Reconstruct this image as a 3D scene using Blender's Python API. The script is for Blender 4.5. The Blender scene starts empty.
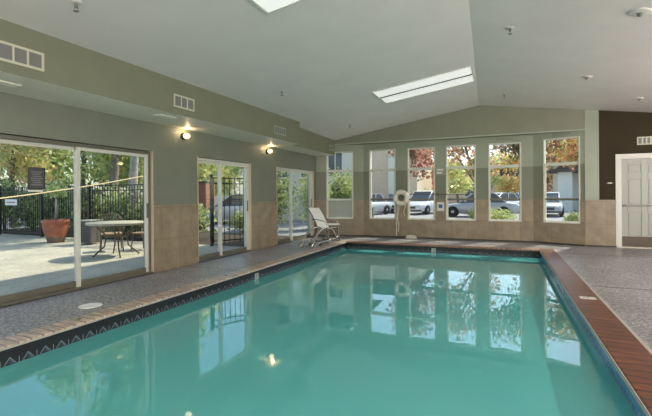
import bpy, math, random
import numpy as np
from mathutils import Vector, Matrix
random.seed(4)
S = bpy.context.scene
COL = S.collection
PI = math.pi

# ------------------------------------------------------------------ materials
def nodes(name):
    m = bpy.data.materials.new(name); m.use_nodes = True
    nt = m.node_tree; b = nt.nodes['Principled BSDF']
    return m, nt, b
def N(nt, t, **kw):
    n = nt.nodes.new(t)
    for k, v in kw.items():
        setattr(n, k, v)
    return n
def ramp(nt, stops):
    r = nt.nodes.new('ShaderNodeValToRGB')
    e = r.color_ramp.elements
    while len(e) < len(stops): e.new(.5)
    for i, (p, c) in enumerate(stops):
        e[i].position = p; e[i].color = (*c, 1)
    return r
def mat(name, col, rough=.6, metal=0, noise=0, scale=8, bump=0, spec=None, emit=None, es=0):
    m, nt, b = nodes(name)
    b.inputs['Base Color'].default_value = (*col, 1)
    b.inputs['Roughness'].default_value = rough
    b.inputs['Metallic'].default_value = metal
    if spec is not None: b.inputs['Specular IOR Level'].default_value = spec
    if noise or bump:
        tc = N(nt, 'ShaderNodeTexCoord'); n = N(nt, 'ShaderNodeTexNoise')
        n.inputs['Scale'].default_value = scale; n.inputs['Detail'].default_value = 5
        nt.links.new(tc.outputs['Object'], n.inputs['Vector'])
        if noise:
            lo = tuple(max(0, c*(1-noise)) for c in col); hi = tuple(min(1, c*(1+noise)) for c in col)
            r = ramp(nt, [(.3, lo), (.7, hi)])
            nt.links.new(n.outputs['Fac'], r.inputs['Fac']); nt.links.new(r.outputs['Color'], b.inputs['Base Color'])
        if bump:
            bp = N(nt, 'ShaderNodeBump'); bp.inputs['Strength'].default_value = bump; bp.inputs['Distance'].default_value = .01
            nt.links.new(n.outputs['Fac'], bp.inputs['Height']); nt.links.new(bp.outputs['Normal'], b.inputs['Normal'])
    if emit:
        b.inputs['Emission Color'].default_value = (*emit, 1); b.inputs['Emission Strength'].default_value = es
    return m

M = {}
M['green'] = mat('sage green wall paint', (.19, .205, .16), .45, noise=.05, scale=3)
M['olive'] = mat('olive wall paint', (.20, .208, .14), .55, noise=.05, scale=3)
M['soffit'] = mat('pale soffit paint', (.85, .82, .70), .5, noise=.02, scale=3)
M['pale'] = mat('pale sage paint', (.32, .355, .27), .4, noise=.05, scale=3)
M['mid'] = mat('mid sage paint', (.19, .205, .145), .4, noise=.05, scale=3)
M['brown'] = mat('dark brown wall paint', (.036, .025, .010), .7, noise=.06, scale=3, spec=.25)
M['ceiling'] = mat('ceiling paint', (.82, .77, .74), .5, noise=.03, scale=2)
M['white'] = mat('white trim paint', (.72, .70, .64), .4)
M['frame'] = mat('off white aluminium', (.66, .66, .57), .35)
M['bronze'] = mat('beige grey aluminium', (.14, .135, .10), .35)
M['jamb'] = mat('beige jamb', (.62, .52, .38), .5)
M['track'] = mat('dark track', (.03, .025, .02), .4)
M['chrome'] = mat('brushed steel', (.55, .52, .46), .22, metal=1)
M['black'] = mat('black metal', (.012, .012, .012), .4)
M['dark'] = mat('dark grey', (.05, .05, .05), .5)
M['grille'] = mat('mid grey grille paint', (.20, .20, .19), .7)  # mid grey of vent backings, sprinkler heads and skylight mullions
M['vent'] = mat('pale vent paint', (.62, .60, .47), .5)
M['sling'] = mat('white sling fabric', (.9, .89, .85), .7)
M['rope'] = mat('cream rope', (.75, .6, .35), .8)
M['terracotta'] = mat('terracotta', (.42, .13, .07), .5, noise=.25, scale=9)
M['terracotta_low'] = mat('darker terracotta foot', (.20, .14, .10), .7, noise=.2, scale=9)  # duller, darker tone on the lowest part of the pot
M['soil'] = mat('soil', (.05, .035, .02), .9)
M['bark'] = mat('bark', (.20, .16, .12), .9, noise=.4, scale=9, bump=.5)
M['palebark'] = mat('pale bark', (.36, .32, .27), .9, noise=.35, scale=8, bump=.5)
M['asphalt'] = mat('grey asphalt', (.30, .30, .31), .9, noise=.12, scale=3)
M['tabletop'] = mat('table top stone', (.44, .41, .32), .5, noise=.08)
M['bronzemetal'] = mat('bronze patio metal', (.13, .10, .07), .45)
M['tan'] = mat('tan mesh fabric', (.35, .25, .15), .8)
M['beige'] = mat('beige stucco', (.80, .62, .45), .9, noise=.06, scale=4)
M['cream'] = mat('cream siding', (.84, .80, .68), .8, noise=.04)
M['winglass'] = mat('dark window glass', (.12, .13, .14), .08)
M['roof'] = mat('brown shingle roof', (.12, .085, .065), .9, noise=.2, scale=10)
M['redbrown'] = mat('rust coloured panel', (.30, .13, .08), .8)
M['concretewall'] = mat('garden wall render', (.33, .35, .30), .85, noise=.08, scale=4)
M['lifering'] = mat('life ring white', (.78, .74, .64), .6, noise=.1, scale=30)
M['tirerubber'] = mat('tyre rubber', (.02, .02, .02), .8)
M['alloy'] = mat('alloy wheel', (.5, .5, .5), .3, metal=.7)
M['lamp'] = mat('sconce glass', (.9, .8, .6), .4, emit=(1, .74, .42), es=3.5)
M['headlight'] = mat('headlight glass', (.8, .82, .85), .15)
M['vent2'] = mat('pale slot backing', (.24, .26, .20), .6)  # backing colour of the slim vents above the back windows
M['lifestrap'] = mat('life ring strap', (.45, .30, .22), .8)
M['blue'] = mat('pictogram blue', (.05, .12, .4), .5)
M['signpaper'] = mat('sign face grey', (.045, .045, .05), .35)
M['signline'] = mat('sign writing grey', (.22, .22, .22), .6)
M['silver'] = mat('silver car paint', (.50, .52, .52), .3, metal=.2)
M['carwhite'] = mat('white car paint', (.75, .76, .76), .25)
M['carblue'] = mat('blue car paint', (.12, .25, .52), .25)
M['cargrey'] = mat('pale blue grey car paint', (.50, .52, .54), .25)
M['grout'] = mat('pale grout', (.42, .40, .36), .7)

def leaf(name, col):
    m, nt, b = nodes(name)
    col = tuple(min(.85, c*1.7+.02) for c in col); b.inputs['Base Color'].default_value = (*col, 1); b.inputs['Roughness'].default_value = .55
    tr = N(nt, 'ShaderNodeBsdfTranslucent'); tr.inputs['Color'].default_value = (*[min(1, c*1.3) for c in col], 1)
    mx = N(nt, 'ShaderNodeMixShader'); mx.inputs[0].default_value = .4
    nt.links.new(b.outputs[0], mx.inputs[1]); nt.links.new(tr.outputs[0], mx.inputs[2])
    nt.links.new(mx.outputs[0], nt.nodes['Material Output'].inputs['Surface'])
    return m
LF = dict(dg=leaf('deep green leaf', (.06, .09, .04)), mg=leaf('mid green leaf', (.17, .22, .08)), lg=leaf('light green leaf', (.30, .33, .14)),
          yl=leaf('yellow leaf', (.48, .42, .17)), og=leaf('orange leaf', (.44, .23, .10)), rd=leaf('red leaf', (.30, .08, .06)),
          pk=leaf('pinkish leaf', (.42, .25, .18)), bn=leaf('brown leaf', (.17, .10, .05)), ol=leaf('olive leaf', (.22, .22, .07)))

# wainscot tile
def tile_mat():
    m, nt, b = nodes('stone wainscot tile')
    uv = N(nt, 'ShaderNodeUVMap'); br = N(nt, 'ShaderNodeTexBrick'); br.offset = 0; br.squash = 1
    br.inputs['Scale'].default_value = 1; br.inputs['Brick Width'].default_value = .45; br.inputs['Row Height'].default_value = .56
    br.inputs['Mortar Size'].default_value = .005
    br.inputs['Color1'].default_value = (.285, .235, .17, 1); br.inputs['Color2'].default_value = (.33, .27, .19, 1); br.inputs['Mortar'].default_value = (.22, .16, .10, 1)
    n = N(nt, 'ShaderNodeTexNoise'); n.inputs['Scale'].default_value = 4; n.inputs['Detail'].default_value = 8
    r = ramp(nt, [(.3, (.72, .70, .66)), (.7, (1.15, 1.12, 1.08))])
    mx = N(nt, 'ShaderNodeMix', data_type='RGBA', blend_type='MULTIPLY'); mx.inputs[0].default_value = 1
    nt.links.new(uv.outputs[0], br.inputs['Vector']); nt.links.new(uv.outputs[0], n.inputs['Vector'])
    nt.links.new(n.outputs['Fac'], r.inputs['Fac'])
    nt.links.new(br.outputs['Color'], mx.inputs[6]); nt.links.new(r.outputs['Color'], mx.inputs[7])
    nt.links.new(mx.outputs[2], b.inputs['Base Color']); b.inputs['Roughness'].default_value = .35
    return m
M['tile'] = tile_mat()

def deck_mat(name, cols, rough, scale=120):
    m, nt, b = nodes(name)
    tc = N(nt, 'ShaderNodeTexCoord')
    v = N(nt, 'ShaderNodeTexVoronoi'); v.inputs['Scale'].default_value = scale*.55
    n = N(nt, 'ShaderNodeTexNoise'); n.inputs['Scale'].default_value = scale*.22; n.inputs['Detail'].default_value = 5
    n2 = N(nt, 'ShaderNodeTexNoise'); n2.inputs['Scale'].default_value = 1.3; n2.inputs['Detail'].default_value = 3
    for q in (v, n, n2): nt.links.new(tc.outputs['Object'], q.inputs['Vector'])
    add = N(nt, 'ShaderNodeMath', operation='MULTIPLY_ADD'); add.inputs[1].default_value = .4
    sep = N(nt, 'ShaderNodeSeparateColor'); nt.links.new(v.outputs['Color'], sep.inputs[0])
    mul = N(nt, 'ShaderNodeMath', operation='MULTIPLY'); mul.inputs[1].default_value = .6; nt.links.new(n.outputs['Fac'], mul.inputs[0])
    nt.links.new(sep.outputs[0], add.inputs[0]); nt.links.new(mul.outputs[0], add.inputs[2])
    r = ramp(nt, [(.25, cols[0]), (.5, cols[1]), (.8, cols[2])])
    nt.links.new(add.outputs[0], r.inputs['Fac'])
    r2 = ramp(nt, [(.3, (.78, .78, .78)), (.7, (1.15, 1.15, 1.15))]); nt.links.new(n2.outputs['Fac'], r2.inputs['Fac'])
    mx = N(nt, 'ShaderNodeMix', data_type='RGBA', blend_type='MULTIPLY'); mx.inputs[0].default_value = 1
    nt.links.new(r.outputs['Color'], mx.inputs[6]); nt.links.new(r2.outputs['Color'], mx.inputs[7])
    nt.links.new(mx.outputs[2], b.inputs['Base Color'])
    b.inputs['Roughness'].default_value = rough
    bp = N(nt, 'ShaderNodeBump'); bp.inputs['Strength'].default_value = .5; bp.inputs['Distance'].default_value = .004
    nt.links.new(add.outputs[0], bp.inputs['Height']); nt.links.new(bp.outputs['Normal'], b.inputs['Normal'])
    return m
M['deck'] = deck_mat('exposed aggregate deck', [(.07, .066, .068), (.25, .24, .25), (.66, .63, .66)], .33)
M['patio'] = deck_mat('patio concrete', [(.42, .38, .28), (.50, .46, .35), (.60, .55, .43)], .8, 60)

#
def brick_mat(name, axis, c1, c2, mort, w=.105):
    m, nt, b = nodes(name)
    tc = N(nt, 'ShaderNodeTexCoord'); mp = N(nt, 'ShaderNodeMapping')
    nt.links.new(tc.outputs['Object'], mp.inputs['Vector'])
    if axis == 'x': mp.inputs['Rotation'].default_value = (0, 0, PI/2)
    br = N(nt, 'ShaderNodeTexBrick'); br.offset = 0
    br.inputs['Scale'].default_value = 1; br.inputs['Brick Width'].default_value = 4.0; br.inputs['Row Height'].default_value = w
    br.inputs['Mortar Size'].default_value = .011; br.inputs['Bias'].default_value = 0
    br.inputs['Color1'].default_value = (*c1, 1); br.inputs['Color2'].default_value = (*c2, 1); br.inputs['Mortar'].default_value = (*mort, 1)
    n = N(nt, 'ShaderNodeTexNoise'); n.inputs['Scale'].default_value = 6; n.inputs['Detail'].default_value = 6
    mp2 = N(nt, 'ShaderNodeMapping'); mp2.inputs['Scale'].default_value = (1, 5, 1)
    nt.links.new(mp.outputs[0], br.inputs['Vector']); nt.links.new(mp.outputs[0], mp2.inputs['Vector']); nt.links.new(mp2.outputs[0], n.inputs['Vector'])
    r = ramp(nt, [(.3, (.45, .42, .40)), (.7, (1.5, 1.4, 1.3))]); nt.links.new(n.outputs['Fac'], r.inputs['Fac'])
    mx = N(nt, 'ShaderNodeMix', data_type='RGBA', blend_type='MULTIPLY'); mx.inputs[0].default_value = 1
    nt.links.new(br.outputs['Color'], mx.inputs[6]); nt.links.new(r.outputs['Color'], mx.inputs[7])
    nt.links.new(mx.outputs[2], b.inputs['Base Color']); b.inputs['Roughness'].default_value = .33
    return m
M['coping_left'] = brick_mat('coping brick with painted glare', 'y', (.58, .49, .41), (.50, .40, .33), (.27, .21, .18))  # window glare put into the brick colour, paler than the right side
M['coping_y'] = brick_mat('red brown coping brick along the side', 'y', (.20, .07, .04), (.13, .045, .025), (.03, .018, .012), w=.12)
M['coping_x'] = brick_mat('red brown coping brick along the end', 'x', (.34, .20, .15), (.26, .15, .11), (.17, .11, .08))  # end bricks lightened too, glare on the far edge put into the colour
M['bandblack'] = mat('black glazed band tile', (.008, .01, .014), .4)
M['bandmotif'] = mat('pale glazed motif', (.20, .26, .30), .3)
M['bandblue'] = mat('dull blue glazed motif', (.05, .12, .24), .2)
M['bandwaterlit'] = mat('band tile with water light in blue', (.09, .30, .56), .15)  # right band tiles: blue lighting from the water put into the colour
M['markertile'] = mat('worn white tile', (.42, .45, .42), .3)
M['basin'] = mat('pool plaster', (.30, .68, .60), .7, noise=.04, scale=1.2)

def glass_mat():
    m, nt, b = nodes('clear pane glass'); nt.nodes.remove(b)
    t = N(nt, 'ShaderNodeBsdfTransparent'); t.inputs['Color'].default_value = (.93, .96, .94, 1)
    g = N(nt, 'ShaderNodeBsdfGlossy'); g.inputs['Roughness'].default_value = .01
    f = N(nt, 'ShaderNodeFresnel'); ge = N(nt, 'ShaderNodeNewGeometry'); mi = N(nt, 'ShaderNodeMix', data_type='FLOAT')
    mi.inputs[2].default_value = 1.3; mi.inputs[3].default_value = 1/1.3
    nt.links.new(ge.outputs['Backfacing'], mi.inputs[0]); nt.links.new(mi.outputs[0], f.inputs['IOR'])
    mx = N(nt, 'ShaderNodeMixShader')
    nt.links.new(f.outputs[0], mx.inputs[0]); nt.links.new(t.outputs[0], mx.inputs[1]); nt.links.new(g.outputs[0], mx.inputs[2])
    nt.links.new(mx.outputs[0], nt.nodes['Material Output'].inputs['Surface'])
    return m
M['glass'] = glass_mat()
def haze_glass():
    m, nt, b = nodes('hazy pane glass')
    b.inputs['Base Color'].default_value = (.42, .45, .40, 1); b.inputs['Roughness'].default_value = .3
    t = N(nt, 'ShaderNodeBsdfTransparent'); mx = N(nt, 'ShaderNodeMixShader'); mx.inputs[0].default_value = .55
    nt.links.new(t.outputs[0], mx.inputs[1]); nt.links.new(b.outputs[0], mx.inputs[2])
    nt.links.new(mx.outputs[0], nt.nodes['Material Output'].inputs['Surface'])
    return m
M['haze'] = haze_glass()
def water_mat():
    m, nt, b = nodes('teal pool water'); nt.nodes.remove(b)
    t = N(nt, 'ShaderNodeBsdfTransparent'); t.inputs['Color'].default_value = (.45, .90, .86, 1)
    d = N(nt, 'ShaderNodeBsdfDiffuse'); d.inputs['Color'].default_value = (.125, .58, .585, 1)
    m1 = N(nt, 'ShaderNodeMixShader'); m1.inputs[0].default_value = .78
    g = N(nt, 'ShaderNodeBsdfGlossy'); g.inputs['Roughness'].default_value = .012; g.inputs['Color'].default_value = (1, 1, 1, 1)
    f = N(nt, 'ShaderNodeFresnel'); f.inputs['IOR'].default_value = 1.74
    mx = N(nt, 'ShaderNodeMixShader')
    tc = N(nt, 'ShaderNodeTexCoord'); n = N(nt, 'ShaderNodeTexNoise'); n.inputs['Scale'].default_value = 2.2; n.inputs['Detail'].default_value = 2
    bp = N(nt, 'ShaderNodeBump'); bp.inputs['Strength'].default_value = .06; bp.inputs['Distance'].default_value = .02
    L = nt.links.new
    L(tc.outputs['Object'], n.inputs['Vector']); L(n.outputs['Fac'], bp.inputs['Height']); L(bp.outputs['Normal'], g.inputs['Normal'])
    L(t.outputs[0], m1.inputs[1]); L(d.outputs[0], m1.inputs[2])
    L(f.outputs[0], mx.inputs[0]); L(m1.outputs[0], mx.inputs[1]); L(g.outputs[0], mx.inputs[2])
    L(mx.outputs[0], nt.nodes['Material Output'].inputs['Surface'])
    return m
M['water'] = water_mat()
M['skypane'] = mat('skylight diffuser', (.9, .9, .88), .5, emit=(1, 1, .96), es=.5)

# ------------------------------------------------------------------ mesh builder
class MB:
    def __init__(s): s.v = []; s.f = []; s.mi = []; s.uv = {}; s.sm = []
    def face(s, pts, m=0, uv=None, smooth=False):
        i = len(s.v); s.v += [tuple(p) for p in pts]; s.f.append(tuple(range(i, i+len(pts)))); s.mi.append(m); s.sm.append(smooth)
        if uv: s.uv[len(s.f)-1] = uv
    def box(s, a, b, m=0, T=None):
        x0, y0, z0 = a; x1, y1, z1 = b
        P = [(x0,y0,z0),(x1,y0,z0),(x1,y1,z0),(x0,y1,z0),(x0,y0,z1),(x1,y0,z1),(x1,y1,z1),(x0,y1,z1)]
        if T is not None: P = [tuple(T @ Vector(p)) for p in P]
        i = len(s.v); s.v += P
        for q in [(0,3,2,1),(4,5,6,7),(0,1,5,4),(1,2,6,5),(2,3,7,6),(3,0,4,7)]:
            s.f.append(tuple(i+k for k in q)); s.mi.append(m); s.sm.append(False)
            s.uv[len(s.f)-1] = [(P[k][0]+P[k][1]*0, P[k][2]) for k in q]
        return s
    def tube(s, pts, r, n=8, m=0, closed=False):
        pts = [Vector(p) for p in pts]; L = len(pts); base = len(s.v); up = None
        rr = r if isinstance(r, (list, tuple)) else [r]*L
        for k, p in enumerate(pts):
            if closed: d = pts[(k+1) % L]-pts[k-1]
            else: d = pts[min(k+1, L-1)]-pts[max(k-1, 0)]
            d.normalize()
            if up is None:
                up = Vector((0,0,1)) if abs(d.z) < .9 else Vector((1,0,0))
            a = up-d*up.dot(d)
            if a.length < 1e-4: a = d.orthogonal()
            a.normalize(); up = a; c = d.cross(a)
            for j in range(n):
                t = 2*PI*j/n; s.v.append(tuple(p+(a*math.cos(t)+c*math.sin(t))*rr[k]))
        for k in range(L if closed else L-1):
            for j in range(n):
                k2 = (k+1) % L; j2 = (j+1) % n
                s.f.append((base+k*n+j, base+k*n+j2, base+k2*n+j2, base+k2*n+j)); s.mi.append(m); s.sm.append(True)
        if not closed:
            s.f.append(tuple(base+j for j in reversed(range(n)))); s.mi.append(m); s.sm.append(False)
            s.f.append(tuple(base+(L-1)*n+j for j in range(n))); s.mi.append(m); s.sm.append(False)
        return s
    def lathe(s, prof, n=20, m=0, c=(0,0,0), T=None, ms=None):
        base = len(s.v)
        for r, z in prof:
            for j in range(n):
                t = 2*PI*j/n; p = Vector((c[0]+r*math.cos(t), c[1]+r*math.sin(t), c[2]+z))
                s.v.append(tuple(T @ p) if T is not None else tuple(p))
        for k in range(len(prof)-1):
            for j in range(n):
                j2 = (j+1) % n
                s.f.append((base+k*n+j, base+k*n+j2, base+(k+1)*n+j2, base+(k+1)*n+j)); s.mi.append(ms[k] if ms else m); s.sm.append(True)
        if prof[0][0] > 0: s.f.append(tuple(base+j for j in reversed(range(n)))); s.mi.append(ms[0] if ms else m); s.sm.append(False)
        if prof[-1][0] > 0: s.f.append(tuple(base+(len(prof)-1)*n+j for j in range(n))); s.mi.append(ms[-1] if ms else m); s.sm.append(False)
        return s
    def prism(s, poly, y0, y1, m=0, T=None):     # poly in xz, extruded along y
        n = len(poly); A = [Vector((x, y0, z)) for x, z in poly]+[Vector((x, y1, z)) for x, z in poly]
        if T is not None: A = [T @ p for p in A]
        i = len(s.v); s.v += [tuple(p) for p in A]
        s.f.append(tuple(i+k for k in range(n))); s.f.append(tuple(i+n+k for k in reversed(range(n))))
        for k in range(n): s.f.append((i+k, i+n+k, i+n+(k+1) % n, i+(k+1) % n))
        s.mi += [m]*(n+2); s.sm += [False]*(n+2)
        return s
    def build(s, name, mats, parent=None, bevel=0):
        if not isinstance(mats, (list, tuple)): mats = [mats]
        me = bpy.data.meshes.new(name); me.from_pydata(s.v, [], s.f)
        for m in mats: me.materials.append(m)
        me.polygons.foreach_set('material_index', s.mi); me.polygons.foreach_set('use_smooth', s.sm)
        if s.uv:
            ul = me.uv_layers.new(name='UVMap')
            for k, uv in s.uv.items():
                p = me.polygons[k]
                for li, u in zip(p.loop_indices, uv): ul.data[li].uv = u
        me.update()
        o = bpy.data.objects.new(name, me); COL.objects.link(o)
        if parent: o.parent = parent
        if bevel:
            b = o.modifiers.new('bevel', 'BEVEL'); b.width = bevel; b.segments = 2; b.limit_method = 'ANGLE'
        return o
def tag(o, label, cat, group=None, kind=None):
    o['label'] = label; o['category'] = cat
    if group: o['group'] = group
    if kind: o['kind'] = kind
    return o
def empty(name, loc, rz=0, label=None, cat=None, group=None, kind=None):
    o = bpy.data.objects.new(name, None); COL.objects.link(o); o.location = loc; o.rotation_euler = (0, 0, rz); o.empty_display_size = .1
    if label: tag(o, label, cat, group)
    if kind: o['kind'] = kind
    return o
def copy_tree(o, parent=None):
    c = o.copy(); COL.objects.link(c)
    if parent: c.parent = parent
    for ch in [q for q in bpy.data.objects if q.parent == o]: copy_tree(ch, c)
    return c
def struct(o, label=None, cat=None):
    o['kind'] = 'structure'
    if label: o['label'] = label; o['category'] = cat
    return o
def basis(p0, p1):
    a = Vector((p1[0]-p0[0], p1[1]-p0[1], 0)); L = a.length; a.normalize()
    return L, math.atan2(a.y, a.x)

# ------------------------------------------------------------------ the room
XL, YB, YF, XR = -5.5, 11.85, -3.2, 5.5
ZR = 3.75
def ridge_x(y): return -.57+(YB-y)*.031
def zc(x, y):
    rx = ridge_x(y)
    sl = .148+.017*min(1, max(0, (y-8.95)/2.9))
    return ZR-sl*(rx-x) if x < rx else ZR-.137*(x-rx)
PX0, PX1, PY0, PY1, WZ = -4.02, .82, 1.0, 10.6, -.17     # the pool

def wall(name, p0, p1, z0, z1, holes, bands, t=.2, label=None, loc=None):
    """wall from p0 to p1 (inner face); outward is to the left of the direction. holes (s0,s1,z0,z1)"""
    L, rz = basis(p0, p1)
    ss = sorted({0, L, *[h[0] for h in holes], *[h[1] for h in holes]})
    zs = sorted({z0, z1, *[h[2] for h in holes], *[h[3] for h in holes], *[b[0] for b in bands[:-1]]})
    b = MB()
    for i in range(len(ss)-1):
        for j in range(len(zs)-1):
            sm, zm = (ss[i]+ss[i+1])/2, (zs[j]+zs[j+1])/2
            if any(h[0] < sm < h[1] and h[2] < zm < h[3] for h in holes): continue
            mi = next((k for k, (zt, _) in enumerate(bands) if zm < zt), len(bands)-1)
            b.box((ss[i], 0, zs[j]), (ss[i+1], t, zs[j+1]), mi)
    o = b.build(name, [m for _, m in bands])
    o.location = (p0[0], p0[1], 0); o.rotation_euler = (0, 0, rz)
    return struct(o, label, 'wall')
def wainscot(name, p0, p1, holes, top=1.14, label=None):
    L, rz = basis(p0, p1)
    ss = sorted({0, L, *[h[0] for h in holes], *[h[1] for h in holes]})
    zs = sorted({0, top, *[h[2] for h in holes], *[h[3] for h in holes]}); zs = [z for z in zs if 0 <= z <= top]
    b = MB()
    for i in range(len(ss)-1):
        for j in range(len(zs)-1):
            sm, zm = (ss[i]+ss[i+1])/2, (zs[j]+zs[j+1])/2
            if any(h[0] < sm < h[1] and h[2] < zm < h[3] for h in holes): continue
            b.box((ss[i], -.02, zs[j]), (ss[i+1], -.002, zs[j+1]))
            if zs[j+1] == top: b.box((ss[i], -.028, top), (ss[i+1], -.002, top+.018))
    o = b.build(name, M['tile']); o.location = (p0[0], p0[1], 0); o.rotation_euler = (0, 0, rz)
    return struct(o, label, 'wainscot')

# left wall with three sliding doors (s measured from y = YF)
D = [(2.45, 5.17), (6.28, 8.12), (9.32, 11.62)]
dh = [(a-YF, b-YF, -.01, 2.09) for a, b in D]
wall('wall_left', (XL, YF), (XL, YB), 0, 3.2, dh, [(9, M['green'])], label='sage green wall with three sliding glass doors')
wainscot('trim_1', (XL, YF), (XL, YB), dh, label='beige stone tile wainscot between the sliding doors')
b = MB()                                                   # jamb returns
for a, c in D:
    for y in (a, c):
        s = 1 if y == a else -1
        b.box((XL-.06, min(y, y+s*.012), 0), (XL+.021, max(y, y+s*.012), 2.09))
struct(b.build('trim_2', M['jamb']), 'narrow beige jamb strips beside the sliding doors', 'trim')
# soffit box
def soffit(name, x1, y0, y1, lab):
    b = MB(); z0 = 2.58
    za, zb = zc(x1, y0)+.05, zc(x1, y1)+.05
    P = lambda x, y, z: (x, y, z)
    b.face([P(x1,y0,z0), P(x1,y1,z0), P(x1,y1,zb), P(x1,y0,za)], 0)
    b.face([P(XL,y0,z0), P(XL,y1,z0), P(x1,y1,z0), P(x1,y0,z0)], 1)
    b.face([P(XL,y1,z0), P(XL,y1,zb), P(x1,y1,zb), P(x1,y1,z0)], 0)
    b.face([P(XL,y0,z0), P(x1,y0,z0), P(x1,y0,za), P(XL,y0,za)], 0)
    b.face([P(XL,y0,za), P(x1,y0,za), P(x1,y1,zb), P(XL,y1,zb)], 0)
    b.face([P(XL,y0,z0), P(XL,y0,za), P(XL,y1,zb), P(XL,y1,z0)], 0)
    return struct(b.build(name, [M['olive'], M['soffit']]), lab, 'soffit')
soffit('wall_left_upper', -4.6, YF, 8.95, 'olive box soffit running above the sliding doors')
soffit('wall_left_upper_far', -4.85, 8.95, YB, 'shallower olive soffit above the farthest sliding door')
# ceiling with thickness
def ceil_side(left):
    b = MB(); n = 24
    for k in range(n):
        y0 = YF-.2+(YB+.8-YF)*k/n; y1 = YF-.2+(YB+.8-YF)*(k+1)/n
        xe = XL-.25 if left else XR+.25
        A = [(xe, y0, zc(xe, y0)), (ridge_x(y0), y0, ZR), (ridge_x(y1), y1, ZR), (xe, y1, zc(xe, y1))]
        b.face(A if left else A[::-1]); b.face([(x, y, z+.1) for x, y, z in A])
    return b
cb = ceil_side(True); c2 = ceil_side(False); i0 = len(cb.v)
cb.v += c2.v; cb.f += [tuple(i+i0 for i in f) for f in c2.f]; cb.mi += c2.mi; cb.sm += c2.sm
struct(cb.build('ceiling', M['ceiling']), 'pale grey sloped ceiling meeting at a ridge', 'ceiling')
# roof with eaves
b = MB()
for pts in ([(-6.15, 2.95), (-.45, 3.95), (-.45, 4.15), (-6.15, 3.15)], [(-.45, 3.95), (6.15, 3.0), (6.15, 3.2), (-.45, 4.15)]):
    b.prism(pts, YF-.5, 12.75)
struct(b.build('roof', M['roof']), 'brown shingle roof above the pool room', 'roof')

# back: bay
PA, PB, PC, PD = (XL, YB), (-4.05, 12.3), (.78, 12.3), (1.9, YB)
def on(S0, x):   # s coordinate for x along a segment
    (x0, y0), (x1, y1) = S0; L = math.hypot(x1-x0, y1-y0); return (x-x0)/(x1-x0)*L
zb0, zb1 = .55, 2.74
wins = [((PA, PB), -5.19, -4.36, zb0, 2.71), ((PB, PC), -3.86, -3.01, zb0, 2.73), ((PB, PC), -2.64, -1.82, zb0, 2.73),
        ((PB, PC), -1.51, -.68, zb0, 2.74), ((PB, PC), -.35, .49, zb0, 2.74), ((PC, PD), 1.01, 1.81, zb0, 2.77)]
bands = [(1.14, M['tile']), (2.06, M['mid']), (9, M['pale'])]
for nm, sg, lab in (('wall_bay_left', (PA, PB), 'short angled green wall left of the bay'), ('wall_back', (PB, PC), 'green back wall with four tall windows'),
                    ('wall_bay_right', (PC, PD), 'short angled green wall right of the bay')):
    hs = [(on(sg, w[1]), on(sg, w[2]), w[3], w[4]) for w in wins if w[0] == sg]
    wall(nm, sg[0], sg[1], 0, 2.95, hs, bands, label=lab)
    wainscot({'wall_bay_left': 'trim_3', 'wall_back': 'trim_4', 'wall_bay_right': 'trim_5'}[nm], sg[0], sg[1], hs, label='beige stone tile wainscot under '+{'wall_bay_left': 'the leftmost back window', 'wall_back': 'the four middle back windows', 'wall_bay_right': 'the rightmost back window'}[nm])
# header above the bay (front face y = YB)
b = MB()
x0, x1 = -4.9, 1.9; xr = ridge_x(YB)
b.prism([(XL, 2.92), (x1, 2.92), (x1, zc(x1, YB)+.05), (xr, ZR+.05), (XL, zc(XL, YB)+.05)], YB, 12.5)
struct(b.build('wall_back_upper', mat('header olive paint', (.235, .24, .175), .55, noise=.05, scale=3)), 'olive gable header above the bay windows', 'wall')
struct(MB().box((-4.85, YB-.03, 2.90), (1.9, YB+.02, 2.925)).build('trim_6', mat('ledge paint', (.46, .49, .39), .5), bevel=.003), 'thin pale ledge line under the olive header', 'trim')
# column and brown wall
b = MB(); b.box((1.9, YB-.015, 1.14), (2.2, YB+.2, 3.5)); struct(b.build('wall_column', M['pale']), 'pale green flat column between bay and brown wall', 'column')
DX0, DX1, DZ = 2.66, 3.58, 2.14
b = MB()
for a in [((2.2, YB, 0), (DX0-.02, YB+.2, 3.5)), ((DX1+.02, YB, 0), (XR, YB+.2, 3.3)), ((DX0-.02, YB, DZ+.02), (DX1+.02, YB+.2, 3.4))]: b.box(*a)
b.box((1.9, YB, 0), (2.2, YB+.2, 1.14))
struct(b.build('wall_right_back', M['brown']), 'dark brown wall around the white panelled door', 'wall')
wainscot('trim_7', (1.9, YB), (2.555, YB), [], label='beige stone tile wainscot left of the white door')
wainscot('trim_8', (3.69, YB), (XR, YB), [], label='beige stone tile wainscot right of the white door')
wall('wall_right', (XR, YB), (XR, YF), 0, 3.2, [], [(9, M['green'])], label='plain sage wall on the right')
wall('wall_front', (XR, YF), (XL, YF), 0, 4.0, [], [(9, M['green'])], label='plain sage wall behind')
# floor
b = MB()
for a in [((XL-.2, YF-.2, -.3), (PX0-.24, 12.5, 0)), ((PX1+.31, YF-.2, -.3), (XR+.2, 12.5, 0)), ((PX0-.24, PY1+.28, -.3), (PX1+.31, 12.5, 0)), ((PX0-.24, YF-.2, -.3), (PX1+.31, PY0-.28, 0))]: b.box(*a)
fl = struct(b.build('floor', M['deck']), 'grey exposed aggregate pool deck', 'floor')
b = MB()
for a in [((XL+.03, 5.9, 0), (PX0-.27, 5.912, .002)), ((XL+.03, 9.3, 0), (PX0-.27, 9.312, .002)), ((PX1+.34, 6.78, 0), (XR, 6.792, .002)), ((PX1+.34, 10.2, 0), (XR, 10.212, .002))]: b.box(*a)
struct(b.build('trim_9', M['track']), 'thin dark control joints across the deck', 'joint')
struct(MB().box((PX1+.285, PY0-.28, -.02), (PX1+.325, PY1+.28, .003)).build('trim_10', M['grout']), 'pale grout line beside the right coping', 'trim')
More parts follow.
